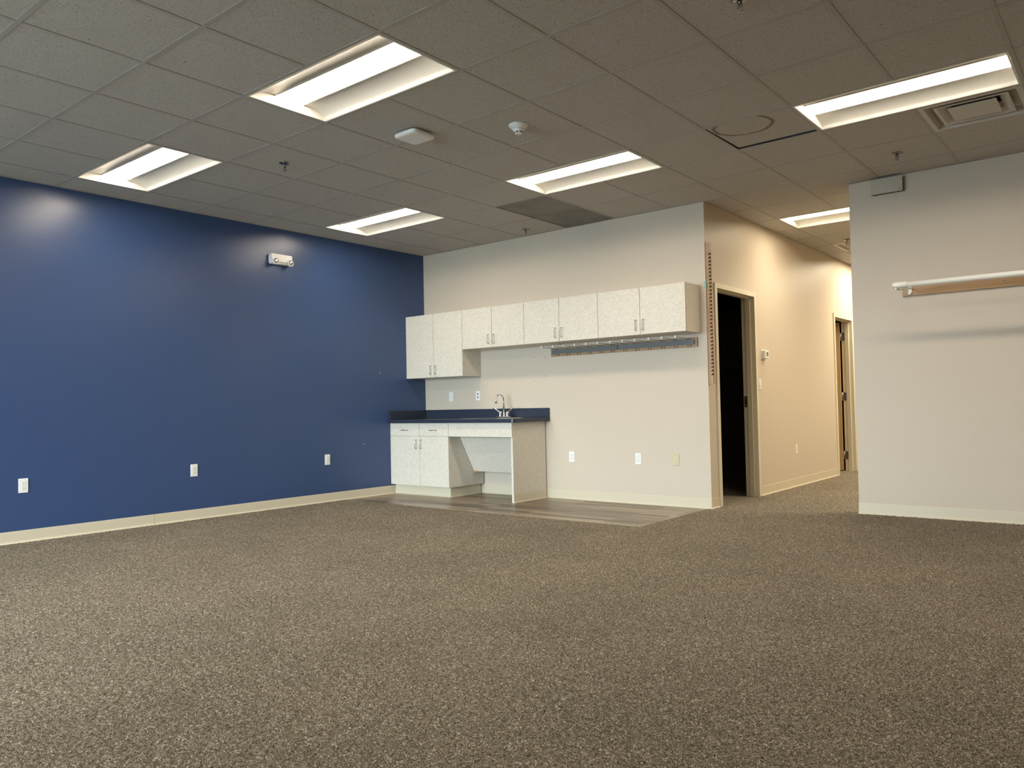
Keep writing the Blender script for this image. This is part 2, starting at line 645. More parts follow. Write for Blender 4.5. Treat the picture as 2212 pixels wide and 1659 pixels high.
struct('wall_left', MB().box(-0.12, 0.0, SOUTH, 0.12, 0, TOP), 'blue_paint')
struct('wall_back', MB().box(0.0, XB - 0.12, 0.0, 0.12, 0, TOP).box(XB - 0.12, XB, 0, 0.12, 0, TOP), 'wall_paint')
w = MB()
x0, x1 = XB - 0.12, XB
w.box(x0, x1, 0.12, DW1[0] + 0.02, 0, TOP)
w.box(x0, x1, DW1[1] - 0.02, DW2[0] + 0.02, 0, TOP)
w.box(x0, x1, DW2[1] - 0.02, NORTH, 0, TOP)
w.box(x0, x1, DW1[0] + 0.02, DW1[1] - 0.02, DH - 0.02, TOP)
w.box(x0, x1, DW2[0] + 0.02, DW2[1] - 0.02, DH - 0.02, TOP)
struct('wall_corridor', w, 'wall_paint')
struct('wall_right', MB().box(XR, EAST, YR, YR + 0.13, 0, TOP), 'wall_paint')
struct('wall_north', MB().box(XB - 0.12, EAST, NORTH, NORTH + 0.12, 0, TOP), 'wall_paint')
struct('wall_hall_east', MB().box(9.0, 9.12, YR + 0.13, NORTH, 0, TOP), 'wall_paint')
# unseen partition added behind the camera to keep window light off the right half
struct('wall_light_block', MB().box(4.2, EAST, -8.45, -8.32, 0, TOP), 'wall_paint')
struct('wall_east', MB().box(EAST, EAST + 0.12, SOUTH, YR + 0.13, 0, TOP), 'wall_paint')
w = MB()
xs = [-0.12] + [c for ab in WIN for c in ab] + [EAST + 0.12]
for k in range(0, len(xs), 2):
    w.box(xs[k], xs[k + 1], SOUTH - 0.12, SOUTH, 0, TOP)
for a, b in WIN:
    w.box(a, b, SOUTH - 0.12, SOUTH, 0, 0.15)
    w.box(a, b, SOUTH - 0.12, SOUTH, 2.55, TOP)
struct('wall_south', w, 'wall_paint')
for k, (a, b) in enumerate(WIN):
    wn = struct_empty('window_%d' % (k + 1), ((a + b) / 2, SOUTH - 0.06, 0.15))
    hw = (b - a) / 2
    f = MB()
    f.box(-hw, -hw + 0.05, -0.05, 0.05, 0, 2.4).box(hw - 0.05, hw, -0.05, 0.05, 0, 2.4)
    f.box(-hw + 0.05, hw - 0.05, -0.05, 0.05, 0, 0.05).box(-hw + 0.05, hw - 0.05, -0.05, 0.05, 2.35, 2.4)
    f.box(-hw + 0.05, hw - 0.05, -0.03, 0.03, 0.75, 0.79)
    f.build('window_frame', 'aluminium', wn)
    MB().box(-hw + 0.05, hw - 0.05, -0.004, 0.004, 0.05, 2.35).build('pane', 'window_glass', wn)
struct('roof', MB().box(-0.12, EAST + 0.12, SOUTH - 0.12, NORTH + 0.12, TOP, TOP + 0.1), 'duct_shade')  # unseen slab shuts out the sky; dark colour stands in for plenum shade

# rooms behind the two doorways; their darkness is put into the wall colour
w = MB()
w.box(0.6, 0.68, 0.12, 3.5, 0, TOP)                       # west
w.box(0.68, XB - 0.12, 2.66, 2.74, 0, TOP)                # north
w.box(0.68, XB - 0.135, 0.121, 0.135, 0.0, H - 0.02)      # shade-coloured lining of the back wall
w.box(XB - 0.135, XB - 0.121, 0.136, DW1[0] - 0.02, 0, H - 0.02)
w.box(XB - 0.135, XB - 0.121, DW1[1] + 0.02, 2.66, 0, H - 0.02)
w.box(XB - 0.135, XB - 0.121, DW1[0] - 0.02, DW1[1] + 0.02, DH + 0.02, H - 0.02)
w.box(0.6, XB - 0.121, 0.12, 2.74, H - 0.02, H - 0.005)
struct('wall_store', w, 'room_shade')
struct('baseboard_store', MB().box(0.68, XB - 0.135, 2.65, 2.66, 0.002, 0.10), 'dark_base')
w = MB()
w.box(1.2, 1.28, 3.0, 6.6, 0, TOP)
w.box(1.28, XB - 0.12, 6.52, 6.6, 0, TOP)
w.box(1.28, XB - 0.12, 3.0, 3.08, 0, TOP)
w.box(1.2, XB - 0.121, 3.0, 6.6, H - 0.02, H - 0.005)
struct('wall_office', w, 'room_shade')


# baseboards: coved vinyl with a toe
def cove(mb, a, b, side):
    """run from a to b (xy); side = unit normal into the room"""
    prof = [(0.0, 0.002), (0.013, 0.002), (0.0125, 0.006), (0.007, 0.011), (0.0040, 0.020), (0.0032, 0.098), (0.002, 0.1), (0.0, 0.1)]
    a, b, s = Vector((*a, 0)), Vector((*b, 0)), Vector((*side, 0))
    n = len(prof)
    vs = [a + s * u + Vector((0, 0, z)) for u, z in prof] + [b + s * u + Vector((0, 0, z)) for u, z in prof]
    fs = [(k, (k + 1) % n, n + (k + 1) % n, n + k) for k in range(n)] + [tuple(range(n)), tuple(range(n, 2 * n))]
    return mb.add(vs, fs)


struct('baseboard_left', cove(cove(MB(), (0, SOUTH), (0, -3.452), (1, 0)), (0, -3.449), (0, -0.53), (1, 0)), 'base_vinyl')
struct('baseboard_back', cove(cove(MB(), (0.955, 0), (1.835, 0), (0, -1)), (1.864, 0), (XB, 0), (0, -1)), 'base_vinyl')
struct('baseboard_corridor', cove(cove(cove(MB(), (XB, 0), (XB, DW1[0]), (1, 0)), (XB, DW1[1]), (XB, DW2[0]), (1, 0)), (XB, DW2[1]), (XB, NORTH), (1, 0)), 'base_vinyl')
struct('baseboard_right', cove(cove(MB(), (XR, YR), (EAST, YR), (0, -1)), (XR, YR + 0.13), (XR, YR), (-1, 0)), 'base_vinyl')
struct('baseboard_east', cove(MB(), (EAST, SOUTH), (EAST, YR), (-1, 0)), 'base_vinyl')


# door frames (hollow metal, double rabbet)
def door_frame(root, y0, y1):
    fo = XB + 0.013
    fi = XB - 0.133
    fb = MB()

    def prof(sgn, e):
        # (x, offset) outline of a jamb; e = outer edge position, sgn points into the opening
        pts = [(XB + 0.0005, 0), (fo, 0), (fo, 0.05), (XB - 0.036, 0.05), (XB - 0.036, 0.066), (XB - 0.086, 0.066),
               (XB - 0.086, 0.05), (fi, 0.05), (fi, 0), (XB - 0.1205, 0), (XB - 0.1205, 0.018), (XB + 0.0005, 0.018)]
        return [(x, e + sgn * u) for x, u in pts]
    for e, sg in ((y0, 1), (y1, -1)):
        fb.prism(prof(sg, e), 2, 0.0, DH - 0.05)
    # head
    hp = prof(-1, DH)
    fb.prism([(x, z) for x, z in hp], 1, y0, y1)
    return fb.build('door_frame', 'trim_paint', root)


# prism along y expects (x, z) pairs
d1 = struct_empty('door_1')
door_frame(d1, *DW1)
sp = MB().box(XB - 0.128, XB - 0.092, DW1[1] - 0.0515, DW1[1] - 0.050, 0.945, 1.065).build('strike_plate', 'brass', d1)
MB().box(XB - 0.116, XB - 0.104, DW1[1] - 0.0525, DW1[1] - 0.0515, 0.985, 1.025).build('latch_hole', 'black', sp)
d2 = struct_empty('door_2')
door_frame(d2, *DW2)
yj = DW2[1] - 0.05
lf = MB()
lf.box(-0.745, 0.0, -0.044, 0.0, 0.01, 2.10, 'door_veneer')
lf.box(0.0, 0.004, -0.044, 0.0, 0.01, 2.10, 'door_edge')
leaf = lf.build('door_leaf', None, d2)
leaf.location = (3.628, yj - 0.014, 0)
leaf.rotation_euler = (0, 0, math.radians(10))
for z in (1.90, 1.05, 0.22):
    hg = MB()
    hg.box(XB - 0.13, XB - 0.09, yj - 0.004, yj - 0.0005, z - 0.057, z + 0.057)
    hg.tube([(XB - 0.140, yj - 0.012, z - 0.057), (XB - 0.140, yj - 0.012, z + 0.057)], 0.008)
    hg.box(3.633, XB - 0.135, yj - 0.0135, yj - 0.0105, z - 0.057, z + 0.057)
    hg.build('hinge', 'hinge_steel', d2)

# dark storage cabinet hanging inside the store room
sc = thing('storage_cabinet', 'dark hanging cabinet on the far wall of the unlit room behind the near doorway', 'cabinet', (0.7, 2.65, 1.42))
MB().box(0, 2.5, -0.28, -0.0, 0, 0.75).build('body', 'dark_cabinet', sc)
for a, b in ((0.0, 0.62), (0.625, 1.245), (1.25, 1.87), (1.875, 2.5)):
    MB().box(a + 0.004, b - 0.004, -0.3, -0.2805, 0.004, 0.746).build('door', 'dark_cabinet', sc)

# ------------------------------------------------------------------ ceiling
special = {}
LIGHTS = [(0, 0), (4, 0), (8, 0), (0, 4), (4, 4), (8, 4), (12, 4), (0, -4), (4, -4), (0, -8), (4, -8)]
HALL_LIGHTS = [(6, 9), (9, 9), (6, 14), (9, 14)]  # first is the corridor light, the others are added fill
for i0, j0 in LIGHTS + HALL_LIGHTS:
    for a in (0, 1):
        special[i0 + a, j0] = ('L', i0, j0)
special[7, 4] = ('S',)
special[9, 5] = ('V',)
special[6, 12] = ('V2',)
special[3, 5] = ('G',)
special[3, 6] = ('G',)
CX0, CX1, CY0, CY1 = 0.0, EAST, SOUTH, NORTH
ce = MB()
IR = range(-1, 17)
JR = range(-12, 21)
zt = H + 0.003


def blocked(i, j):
    """cells over the closed-off rooms or past the hall wall"""
    return False


for i in IR:
    for j in JR:
        if (i, j) in special:
            continue
        a, b = max(gx(i), CX0), min(gx(i + 1), CX1)
        c, d = max(gy(j), CY0), min(gy(j + 1), CY1)
        if b - a < 0.01 or d - c < 0.01:
            continue
        if b <= XB - 0.12 and c >= 0.12:
            continue
        ce.add([(a, c, zt), (b, c, zt), (b, d, zt), (a, d, zt)], [(0, 3, 2, 1)], 'ceiling_tile')
hw = 0.012


def bar(a, b, c, d, z0=H, z1=H + 0.03):
    a, b, c, d = max(a, CX0), min(b, CX1), max(c, CY0), min(d, CY1)
    if b - a < 0.004 or d - c < 0.004:
        return
    if b <= XB - 0.11 and c >= 0.11:
        return
    ce.box(a, b, c, d, z0, z0 + 0.0022, 'grid_paint')
    if b - a > d - c:  # webs near black: shade above the tiles put into their colour
        ce.box(a, b, (c + d) / 2 - 0.002, (c + d) / 2 + 0.002, z0 + 0.0022, z1, 'duct_shade')
    else:
        ce.box((a + b) / 2 - 0.002, (a + b) / 2 + 0.002, c, d, z0 + 0.0022, z1, 'duct_shade')


for i in IR:
    for j in JR:
        s0, s1 = special.get((i, j)), special.get((i - 1, j))
        if not (s0 and s0 == s1):
            bar(gx(i) - hw, gx(i) + hw, gy(j) + hw, gy(j + 1) - hw, H, H + 0.028)     # main runs along y
        s1 = special.get((i, j - 1))
        if not (s0 and s0 == s1):
            bar(gx(i) - hw + 0.0, gx(i + 1) - hw, gy(j) - hw, gy(j) + hw, H + 0.0004, H + 0.0285)
# wall angle along the blue wall, the back wall and the right wall
ce.box(0, 0.02, SOUTH, 0, H - 0.0006, H + 0.002, 'grid_paint')
ce.box(0.02, XB, -0.02, 0, H - 0.0006, H + 0.002, 'grid_paint')
ce.box(XR - 0.02, EAST, YR - 0.02, YR, H - 0.0006, H + 0.002, 'grid_paint')
ce.box(XB, XB + 0.02, 0.0, NORTH, H - 0.0006, H + 0.002, 'grid_paint')
struct('ceiling', ce, None, fix=False)

st = MB()
st.box(-0.286, 0.292, -0.292, 0.279, 0.0, 0.014, '_')
st = st.build('ceiling_tile', 'stained_tile')
tag(st, 'ceiling tile with a brown water stain ring, tipped up out of its grid', 'ceiling tile')
st.location = (gx(7.5), gy(4.5), H + 0.0075)
st.rotation_euler = (math.radians(0.8), math.radians(-0.2), 0)


# ------------------------------------------------------------------ troffer lights
def troffer(label, lens, group=None):
    t = thing('ceiling_light', label, 'ceiling light', (0, 0, H), 0, group)
    u, v = 0.597, 0.292
    h = MB()
    # cross-section across y : flange, lip, curved reflector up to the basket, mirrored
    half = [(-v, 0.0), (-v + 0.012, 0.0), (-v + 0.0135, 0.014), (-0.262, 0.025), (-0.235, 0.039), (-0.200, 0.050), (-0.16, 0.057), (-0.112, 0.060)]
    for sg in (1, -1):
        n = len(half)
        vs = [(-u + 0.012, sg * y, z) for y, z in half] + [(u - 0.012, sg * y, z) for y, z in half]
        h.add(vs, [(k, k + 1, n + k + 1, n + k) for k in range(n - 1)], '_', True)
        # basket side
        h.add([(-u + .012, sg * -0.112, 0.060), (u - .012, sg * -0.112, 0.060), (u - .012, sg * -0.104, 0.052), (-u + .012, sg * -0.104, 0.052)], [(0, 1, 2, 3)], 'grey_plastic')
        h.add([(-u + .012, sg * -0.104, 0.052), (u - .012, sg * -0.104, 0.052), (u - .012, sg * -0.097, 0.0542), (-u + .012, sg * -0.097, 0.0542)], [(0, 1, 2, 3)], '_')
        # end plates + end flange
        h.add([(sg * (u - .012), -v + .012, 0.0), (sg * (u - .012), v - .012, 0.0), (sg * (u - .02), v - .012, 0.09), (sg * (u - .02), -v + .012, 0.09)], [(0, 1, 2, 3)], '_')
        h.add([(sg * u, -v, 0), (sg * u, v, 0), (sg * (u - .012), v, 0), (sg * (u - .012), -v, 0)], [(0, 1, 2, 3)], '_')
    # closed housing above
    h.add([(-u, -v, 0.001), (u, -v, 0.001), (u, v, 0.001), (-u, v, 0.001), (-u, -v, 0.11), (u, -v, 0.11), (u, v, 0.11), (-u, v, 0.11)],
          [(0, 1, 5, 4), (1, 2, 6, 5), (2, 3, 7, 6), (3, 0, 4, 7), (4, 5, 6, 7)], '_')
    h.build('housing', 'white_enamel', t, fix=False)
    L = MB()
    n = 8
    vs = []
    for k in range(n + 1):
        a = -0.098 + 0.196 * k / n
        z = 0.054 - 0.015 * (1 - (a / 0.098) ** 2)
        vs += [(-u + 0.021, a, z), (u - 0.021, a, z)]
    L.add(vs, [(2 * k, 2 * k + 1, 2 * k + 3, 2 * k + 2) for k in range(n)], '_', True)
    L.build('lens', lens, t, fix=False)
    return t


G = 'recessed fluorescent fixtures of the main room'
pos = [((4, 0), 'nearest long recessed ceiling light, large in the upper left, seen with both reflectors'),
       ((0, 0), 'recessed ceiling light above the blue wall at far left'),
       ((0, 4), 'small far recessed ceiling light close to the corner of the blue wall'),
       ((4, 4), 'recessed ceiling light beside the dark perforated return grille'),
       ((8, 4), 'long recessed ceiling light beside the square air diffuser at upper right')]
t0 = troffer(pos[0][1], 'lamp_lens', G)
t0.location = (gx(5), gy(0.5), H)
for (i, j), lab in pos[1:]:
    dup(t0, (gx(i + 1), gy(j + 0.5), H), None, lab, G)
G2 = 'recessed fixtures over the unseen part of the room'
for (i, j), lab in (((8, 0), 'recessed ceiling light just above the top edge of the view, before the diffuser'),
                    ((12, 4), 'recessed ceiling light beyond the right edge of the view'),
                    ((0, -4), 'recessed ceiling light outside the view, second row from the windows by the blue wall'),
                    ((4, -4), 'recessed ceiling light outside the view, behind the nearest visible one'),
                    ((0, -8), 'recessed ceiling light nearest the windows, by the blue wall'),
                    ((4, -8), 'recessed ceiling light nearest the windows, away from the blue wall')):
    dup(t0, (gx(i + 1), gy(j + 0.5), H), None, lab, G2)
tc_ = troffer('bright recessed ceiling light in the corridor behind the right wall', 'corridor_lens')
tc_.location = (gx(7), gy(9.5), H)
GH = 'fill lights added over the hidden part of the hall'
hall = [((9, 9), 'added fill light hidden behind the right wall, beside the corridor light'),
        ((6, 14), 'added fill light at the far end of the corridor, out of view'),
        ((9, 14), 'added fill light in the far hidden corner of the hall')]
th0 = troffer(hall[0][1], 'hall_fill_lens', GH)  # unseen lamps added to brighten the corridor
th0.location = (gx(10), gy(9.5), H)
for (i, j), lab in hall[1:]:
    dup(th0, (gx(i + 1), gy(j + 0.5), H), None, lab, GH)


# ------------------------------------------------------------------ supply diffusers and return grille
def frame_ring(mb, a, b, za, zb, mat='_'):
    """sloped square ring between half-size a (z za) and b (z zb)"""
    vs = [(-a, -a, za), (a, -a, za), (a, a, za), (-a, a, za), (-b, -b, zb), (b, -b, zb), (b, b, zb), (-b, b, zb)]
    mb.add(vs, [(0, 1, 5, 4), (1, 2, 6, 5), (2, 3, 7, 6), (3, 0, 4, 7)], mat)


def diffuser(label):
    t = thing('air_diffuser', label, 'air vent', (0, 0, H))
    f = MB()
    frame_ring(f, 0.292, 0.262, 0.0, 0.0)
    frame_ring(f, 0.262, 0.238, 0.0, 0.045)
    frame_ring(f, 0.238, 0.150, 0.045, 0.075)
    frame_ring(f, 0.292, 0.292, 0.0, 0.10)
    f.build('frame', 'diffuser_paint', t, fix=False)
    d = MB().box(-0.29, 0.29, -0.29, 0.29, 0.095, 0.10)
    frame_ring(d, 0.150, 0.150, 0.075, 0.095)
    d.build('duct', 'duct_shade', t, fix=False)
    c = MB()
    frame_ring(c, 0.212, 0.195, 0.006, 0.004)
    frame_ring(c, 0.195, 0.150, 0.004, 0.038)
    frame_ring(c, 0.212, 0.150, 0.008, 0.044)
    c.build('louvre', 'diffuser_paint', t, fix=False)
    MB().bbox(-0.14, 0.14, -0.14, 0.14, 0.002, 0.012, 0.004).build('centre_plate', 'diffuser_paint', t)
    for sx in (-1, 1):
        for sy in (-1, 1):
            MB().box(sx * 0.12 - .004, sx * 0.12 + .004, sy * 0.12 - .004, sy * 0.12 + .004, 0.012, 0.095).build('bracket', 'hinge_steel', t)
    return t


dv = diffuser('square stepped air diffuser in the ceiling at the upper right edge')
dv.location = (gx(9.5), gy(5.5), H)
d2_ = dup(dv, (gx(6.5), gy(12.5), H), None, 'far air diffuser in the corridor ceiling, half hidden by the right wall')

rg = thing('return_grille', 'dark grey perforated return air grille in the ceiling at the top of the back wall', 'air vent', (gx(3.5), gy(6.0), H))
MB().box(-0.288, 0.284, -0.593, 0.588, 0.003, 0.006).build('perforated_panel', 'perforated_metal', rg)
fb_ = MB()
fb_.box(-0.292, 0.292, -0.597, -0.593, 0.0005, 0.05).box(-0.292, -0.288, -0.593, 0.59, 0.0005, 0.05)
fb_.box(-0.292, 0.292, -0.597, 0.59, 0.05, 0.055)
fb_.build('frame', 'duct_shade', rg)


# ------------------------------------------------------------------ sprinklers, detector, access point
def sprinkler(label, loc, group):
    t = thing('fire_sprinkler', label, 'sprinkler', loc, 0, group)
    MB().lathe([(0.042, 0.0), (0.042, -0.003), (0.030, -0.010), (0.016, -0.012), (0.0155, -0.012)], seg=24).build('escutcheon', 'dark_chrome', t)
    b = MB().lathe([(0.011, -0.011), (0.011, -0.022), (0.007, -0.026), (0.006, -0.03)], seg=12)
    for sg in (-1, 1):
        b.tube([(sg * 0.006, 0, -0.024), (sg * 0.011, 0, -0.036), (sg * 0.010, 0, -0.05), (sg * 0.002, 0, -0.06)], 0.0022, seg=6)
    b.tube([(0, 0, -0.03), (0, 0, -0.056)], 0.0026, seg=8)
    b.build('nozzle', 'dark_chrome', t)
    MB().lathe([(0.004, -0.058), (0.017, -0.0605), (0.017, -0.0625), (0.004, -0.064)], seg=16).build('deflector', 'nickel', t)
    return t


GS = 'chrome pendant sprinklers in the ceiling'
s0 = sprinkler('chrome sprinkler between the two ceiling lights at upper left', (1.90, -3.347, H + 0.003), GS)
for loc, lab in [((1.849, -0.27, H + 0.003), 'chrome sprinkler beside the dark return grille near the back wall'),
                 ((5.562, -3.36, H + 0.003), 'chrome sprinkler cut off by the top edge of the picture'),
                 ((5.549, -0.30, H + 0.003), 'chrome sprinkler above the white wall box on the right wall'),
                 ((4.279, 2.84, H + 0.003), 'small sprinkler in the corridor ceiling at the edge of the right wall')]:
    dup(s0, loc, None, lab, GS)

sd = thing('smoke_detector', 'round white smoke detector on the ceiling right of the flat access point', 'smoke detector', (3.742, -2.765, H + 0.003))
MB().lathe([(0.068, 0.0), (0.068, -0.005), (0.060, -0.012), (0.048, -0.026), (0.042, -0.030)], seg=32).build('base', 'white_plastic', sd)
MB().lathe([(0.041, -0.030), (0.040, -0.036), (0.030, -0.046), (0.028, -0.058), (0.020, -0.062)], seg=32).build('sensor_head', 'white_plastic', sd)
bb = MB()
for k in range(8):
    a = PI / 4 * k + 0.35
    c, s = math.cos(a), math.sin(a)
    bb.add([(0.0296 * c - 0.008 * s * e, 0.0296 * s + 0.008 * c * e, z) for e, z in ((-1, -0.048), (1, -0.048), (1, -0.056), (-1, -0.056))], [(0, 1, 2, 3)])
bb.build('vent_slot', 'black', sd)

ap = thing('wireless_access_point', 'flat rounded square access point hanging under the ceiling', 'access point', (3.115, -3.135, H + 0.003))


def rounded(hw_, r_, n=6):
    pts = []
    for cx, cy, a0 in ((1, 1, 0), (-1, 1, 90), (-1, -1, 180), (1, -1, 270)):
        for k in range(n + 1):
            a = math.radians(a0 + 90 * k / n)
            pts.append((cx * (hw_ - r_) + r_ * math.cos(a), cy * (hw_ - r_) + r_ * math.sin(a)))
    return pts


def stack(mb, layers, mat='_', smooth=True):
    rings = [[(x, y, z) for x, y in rounded(h_, r_)] for h_, r_, z in layers]
    n = len(rings[0])
    vs = [q for rg_ in rings for q in rg_]
    fs = [(k * n + s, k * n + (s + 1) % n, (k + 1) * n + (s + 1) % n, (k + 1) * n + s) for k in range(len(rings) - 1) for s in range(n)]
    mb.add(vs, fs, mat, smooth)
    mb.add(rings[-1], [tuple(range(n))], mat)
    mb.add(rings[0], [tuple(range(n))], mat)


a_ = MB()
stack(a_, [(0.100, 0.03, -0.012), (0.107, 0.032, -0.020), (0.108, 0.033, -0.030), (0.103, 0.033, -0.038), (0.090, 0.03, -0.042)])
a_.build('casing', 'white_plastic', ap)
MB().box(-0.06, 0.06, -0.06, 0.06, -0.012, 0.0).build('mount', 'dark_slot', ap)
MB().bbox(-0.022, 0.022, -0.065, -0.061, -0.0435, -0.0415, 0.0005).build('indicator', 'pvc', ap)

# ------------------------------------------------------------------ emergency light on the blue wall
em = thing('emergency_light', 'white emergency light with two round lamp heads on the blue wall', 'emergency light', (0, -2.103, 2.585), PI / 2)
# local frame: -y is out of the wall, x along the wall
e = MB()
e.prism([(-0.118, -0.050), (-0.128, -0.03), (-0.128, 0.048), (-0.118, 0.054), (0.118, 0.054), (0.128, 0.044), (0.128, -0.03), (0.118, -0.050)], 1, -0.045, 0.0)
e.prism([(-0.122, -0.045), (-0.122, 0.048), (0.122, 0.048), (0.122, -0.045)], 1, -0.052, -0.045)
e.build('housing', 'white_plastic', em)
for sx in (-1, 1):
    mt = Matrix.Translation((sx * 0.090, -0.047, -0.028)) @ Matrix.Rotation(PI / 2, 4, 'X')
    lh = MB().lathe([(0.033, 0.0), (0.035, 0.012), (0.035, 0.03), (0.030, 0.034), (0.029, 0.030)], seg=24, mtx=mt).build('lamp_head', 'white_plastic', em)
    mt2 = Matrix.Translation((sx * 0.090, -0.0775, -0.028)) @ Matrix.Rotation(PI / 2, 4, 'X')
    MB().lathe([(0.028, 0.0), (0.026, 0.003), (0.012, 0.0055)], seg=20, mtx=mt2).build('lamp_glass', 'steel', lh)
MB().box(-0.006, 0.006, -0.056, -0.052, -0.044, -0.036).build('test_button', 'pvc', em)
MB().box(-0.055, 0.055, -0.0525, -0.0518, -0.034, -0.028).build('vent_slot', 'dark_slot', em)


# ------------------------------------------------------------------ wall plates
def plate_base(t, mat, w=0.035, h=0.0575):
    MB().bbox(-w, w, -0.006, 0.0, -h, h, 0.0025).build('cover_plate', mat, t)


def duplex(label, loc, rz, group=None):
    t = thing('wall_outlet', label, 'outlet', loc, rz, group)
    plate_base(t, 'white_plastic')
    for z in (0.0195, -0.0195):
        r_ = MB()
        pts = []
        for k in range(24):
            a = 2 * PI * k / 24
            pts.append((0.017 * math.cos(a), z + max(-0.0135, min(0.0135, 0.017 * math.sin(a)))))
        r_.prism(pts, 1, -0.0085, -0.006)
        o = r_.build('receptacle', 'white_plastic', t)
        s_ = MB()
        s_.box(-0.0075, -0.0050, -0.0089, -0.0084, z - 0.001, z + 0.008)
        s_.box(0.0050, 0.0075, -0.0089, -0.0084, z - 0.0, z + 0.007)
        s_.prism([(0.0025 * math.cos(PI * k / 4), z - 0.007 + 0.0025 * math.sin(PI * k / 4)) for k in range(8)], 1, -0.0089, -0.0084)
        s_.build('slots', 'dark_slot', o)
    MB().lathe([(0.003, 0), (0.002, 0.0008)], 'x' if False else '_', 10, Matrix.Translation((0, -0.006, 0)) @ Matrix.Rotation(PI / 2, 4, 'X')).build('screw', 'grey_plastic', t)
    return t


def decora(label, loc, rz, cat='outlet', name='wall_outlet', switch=False, group=None):
    t = thing(name, label, cat, loc, rz, group)
    plate_base(t, 'white_plastic')
    if switch:
        p_ = MB()
        p_.prism([(-0.0060, -0.033), (-0.0062, 0.033), (-0.0078, 0.033), (-0.0105, -0.031)], 0, -0.0165, 0.0165)
        p_.build('rocker', 'white_plastic', t)
    else:
        MB().bbox(-0.0168, 0.0168, -0.0085, -0.006, -0.0335, 0.0335, 0.001).build('receptacle', 'white_plastic', t)
        s_ = MB()
        for z in (0.017, -0.015):
            s_.box(-0.0075, -0.0050, -0.0089, -0.0084, z, z + 0.008)
            s_.box(0.0050, 0.0075, -0.0089, -0.0084, z, z + 0.007)
            s_.prism([(0.0025 * math.cos(PI * k / 4), z - 0.006 + 0.0025 * math.sin(PI * k / 4)) for k in range(8)], 1, -0.0089, -0.0084)
        s_.build('slots', 'dark_slot', t)
    return t


duplex('white duplex outlet on the blue wall, leftmost in view', (0, -4.51, 0.455), PI / 2)
duplex('white duplex outlet low on the middle of the blue wall', (0, -3.067, 0.467), PI / 2)
decora('white rectangular outlet on the blue wall nearest the base cabinet', (0, -1.522, 0.466), PI / 2)
duplex('white duplex outlet low on the back wall, just right of the sink cabinet', (2.20, 0, 0.455), 0)
decora('white rectangular outlet low on the back wall beside the ivory blank plate', (3.01, 0, 0.455), 0)
decora('white outlet above the worktop near the blue wall', (0.442, 0, 1.140), 0)
decora('pale rectangular wall plate low on the corridor wall between the doorways', (XB, 2.316, 0.439), PI / 2)
decora('white rocker light switch below the thermostat', (XB, 1.262, 1.189), PI / 2, 'light switch', 'light_switch', True)
bp = thing('blank_plate', 'ivory blank cover plate low on the back wall', 'wall plate', (3.425, 0, 0.459))
plate_base(bp, 'ivory_plastic')
for z in (0.042, -0.042):
    MB().lathe([(0.0035, 0), (0.0025, 0.001)], '_', 10, Matrix.Translation((0, -0.006, z)) @ Matrix.Rotation(PI / 2, 4, 'X')).build('screw', 'dark_slot', bp)
dj = thing('data_outlet', 'white wall plate with two black data ports above the worktop', 'data outlet', (0.877, 0, 1.141))
plate_base(dj, 'white_plastic')
for z in (0.020, -0.018):
    MB().box(-0.008, 0.008, -0.0066, -0.006, z - 0.008, z + 0.008).build('data_port', 'black', dj)
for z in (0.048, -0.048):
    MB().lathe([(0.003, 0), (0.002, 0.001)], '_', 10, Matrix.Translation((0, -0.006, z)) @ Matrix.Rotation(PI / 2, 4, 'X')).build('screw', 'grey_plastic', dj)

th = thing('thermostat', 'small white thermostat with grey screen on the corridor wall', 'thermostat', (XB, 1.376, 1.511), PI / 2)
MB().bbox(-0.055, 0.055, -0.008, 0, -0.052, 0.052, 0.002).build('back_plate', 'white_plastic', th)
MB().bbox(-0.048, 0.048, -0.05, -0.008, -0.044, 0.044, 0.006).build('housing', 'white_plastic', th)
MB().box(-0.026, 0.026, -0.0508, -0.0495, -0.022, 0.026).build('screen', 'screen', th)

# white box high on the right wall
wb = thing('wall_speaker', 'flat white rectangular box high on the right wall just under the ceiling', 'speaker', (5.325, YR, 2.832))
s_ = MB()
s_.bbox(-0.123, 0.123, -0.052, 0.0, -0.060, 0.060, 0.003)
s_.build('housing', 'dark_slot', wb)  # dark colour stands in for the shadow on the box's side
n = 10
s_ = MB()
vs = []
for k in range(n + 1):
    x = -0.127 + 0.254 * k / n
    y = -0.058 - 0.007 * (1 - (x / 0.127) ** 2)
    vs += [(x, y, -0.064), (x, y, 0.064), (x, -0.052, 0.064), (x, -0.052, -0.064)]
fs = []
for k in range(n):
    for q in range(4):
        fs.append((4 * k + q, 4 * k + (q + 1) % 4, 4 * k + 4 + (q + 1) % 4, 4 * k + 4 + q))
fs += [(0, 1, 2, 3), (4 * n, 4 * n + 1, 4 * n + 2, 4 * n + 3)]
s_.add(vs, fs)
s_.build('front_cover', 'panel_fabric', wb)
MB().box(0.098, 0.115, -0.0615, -0.0600, -0.048, -0.042).build('badge', 'dark_slot', wb)
for x in (-0.03, 0.032):
    MB().box(x - 0.004, x + 0.004, -0.0655, -0.0638, -0.046, -0.038).build('clip', 'pvc', wb)


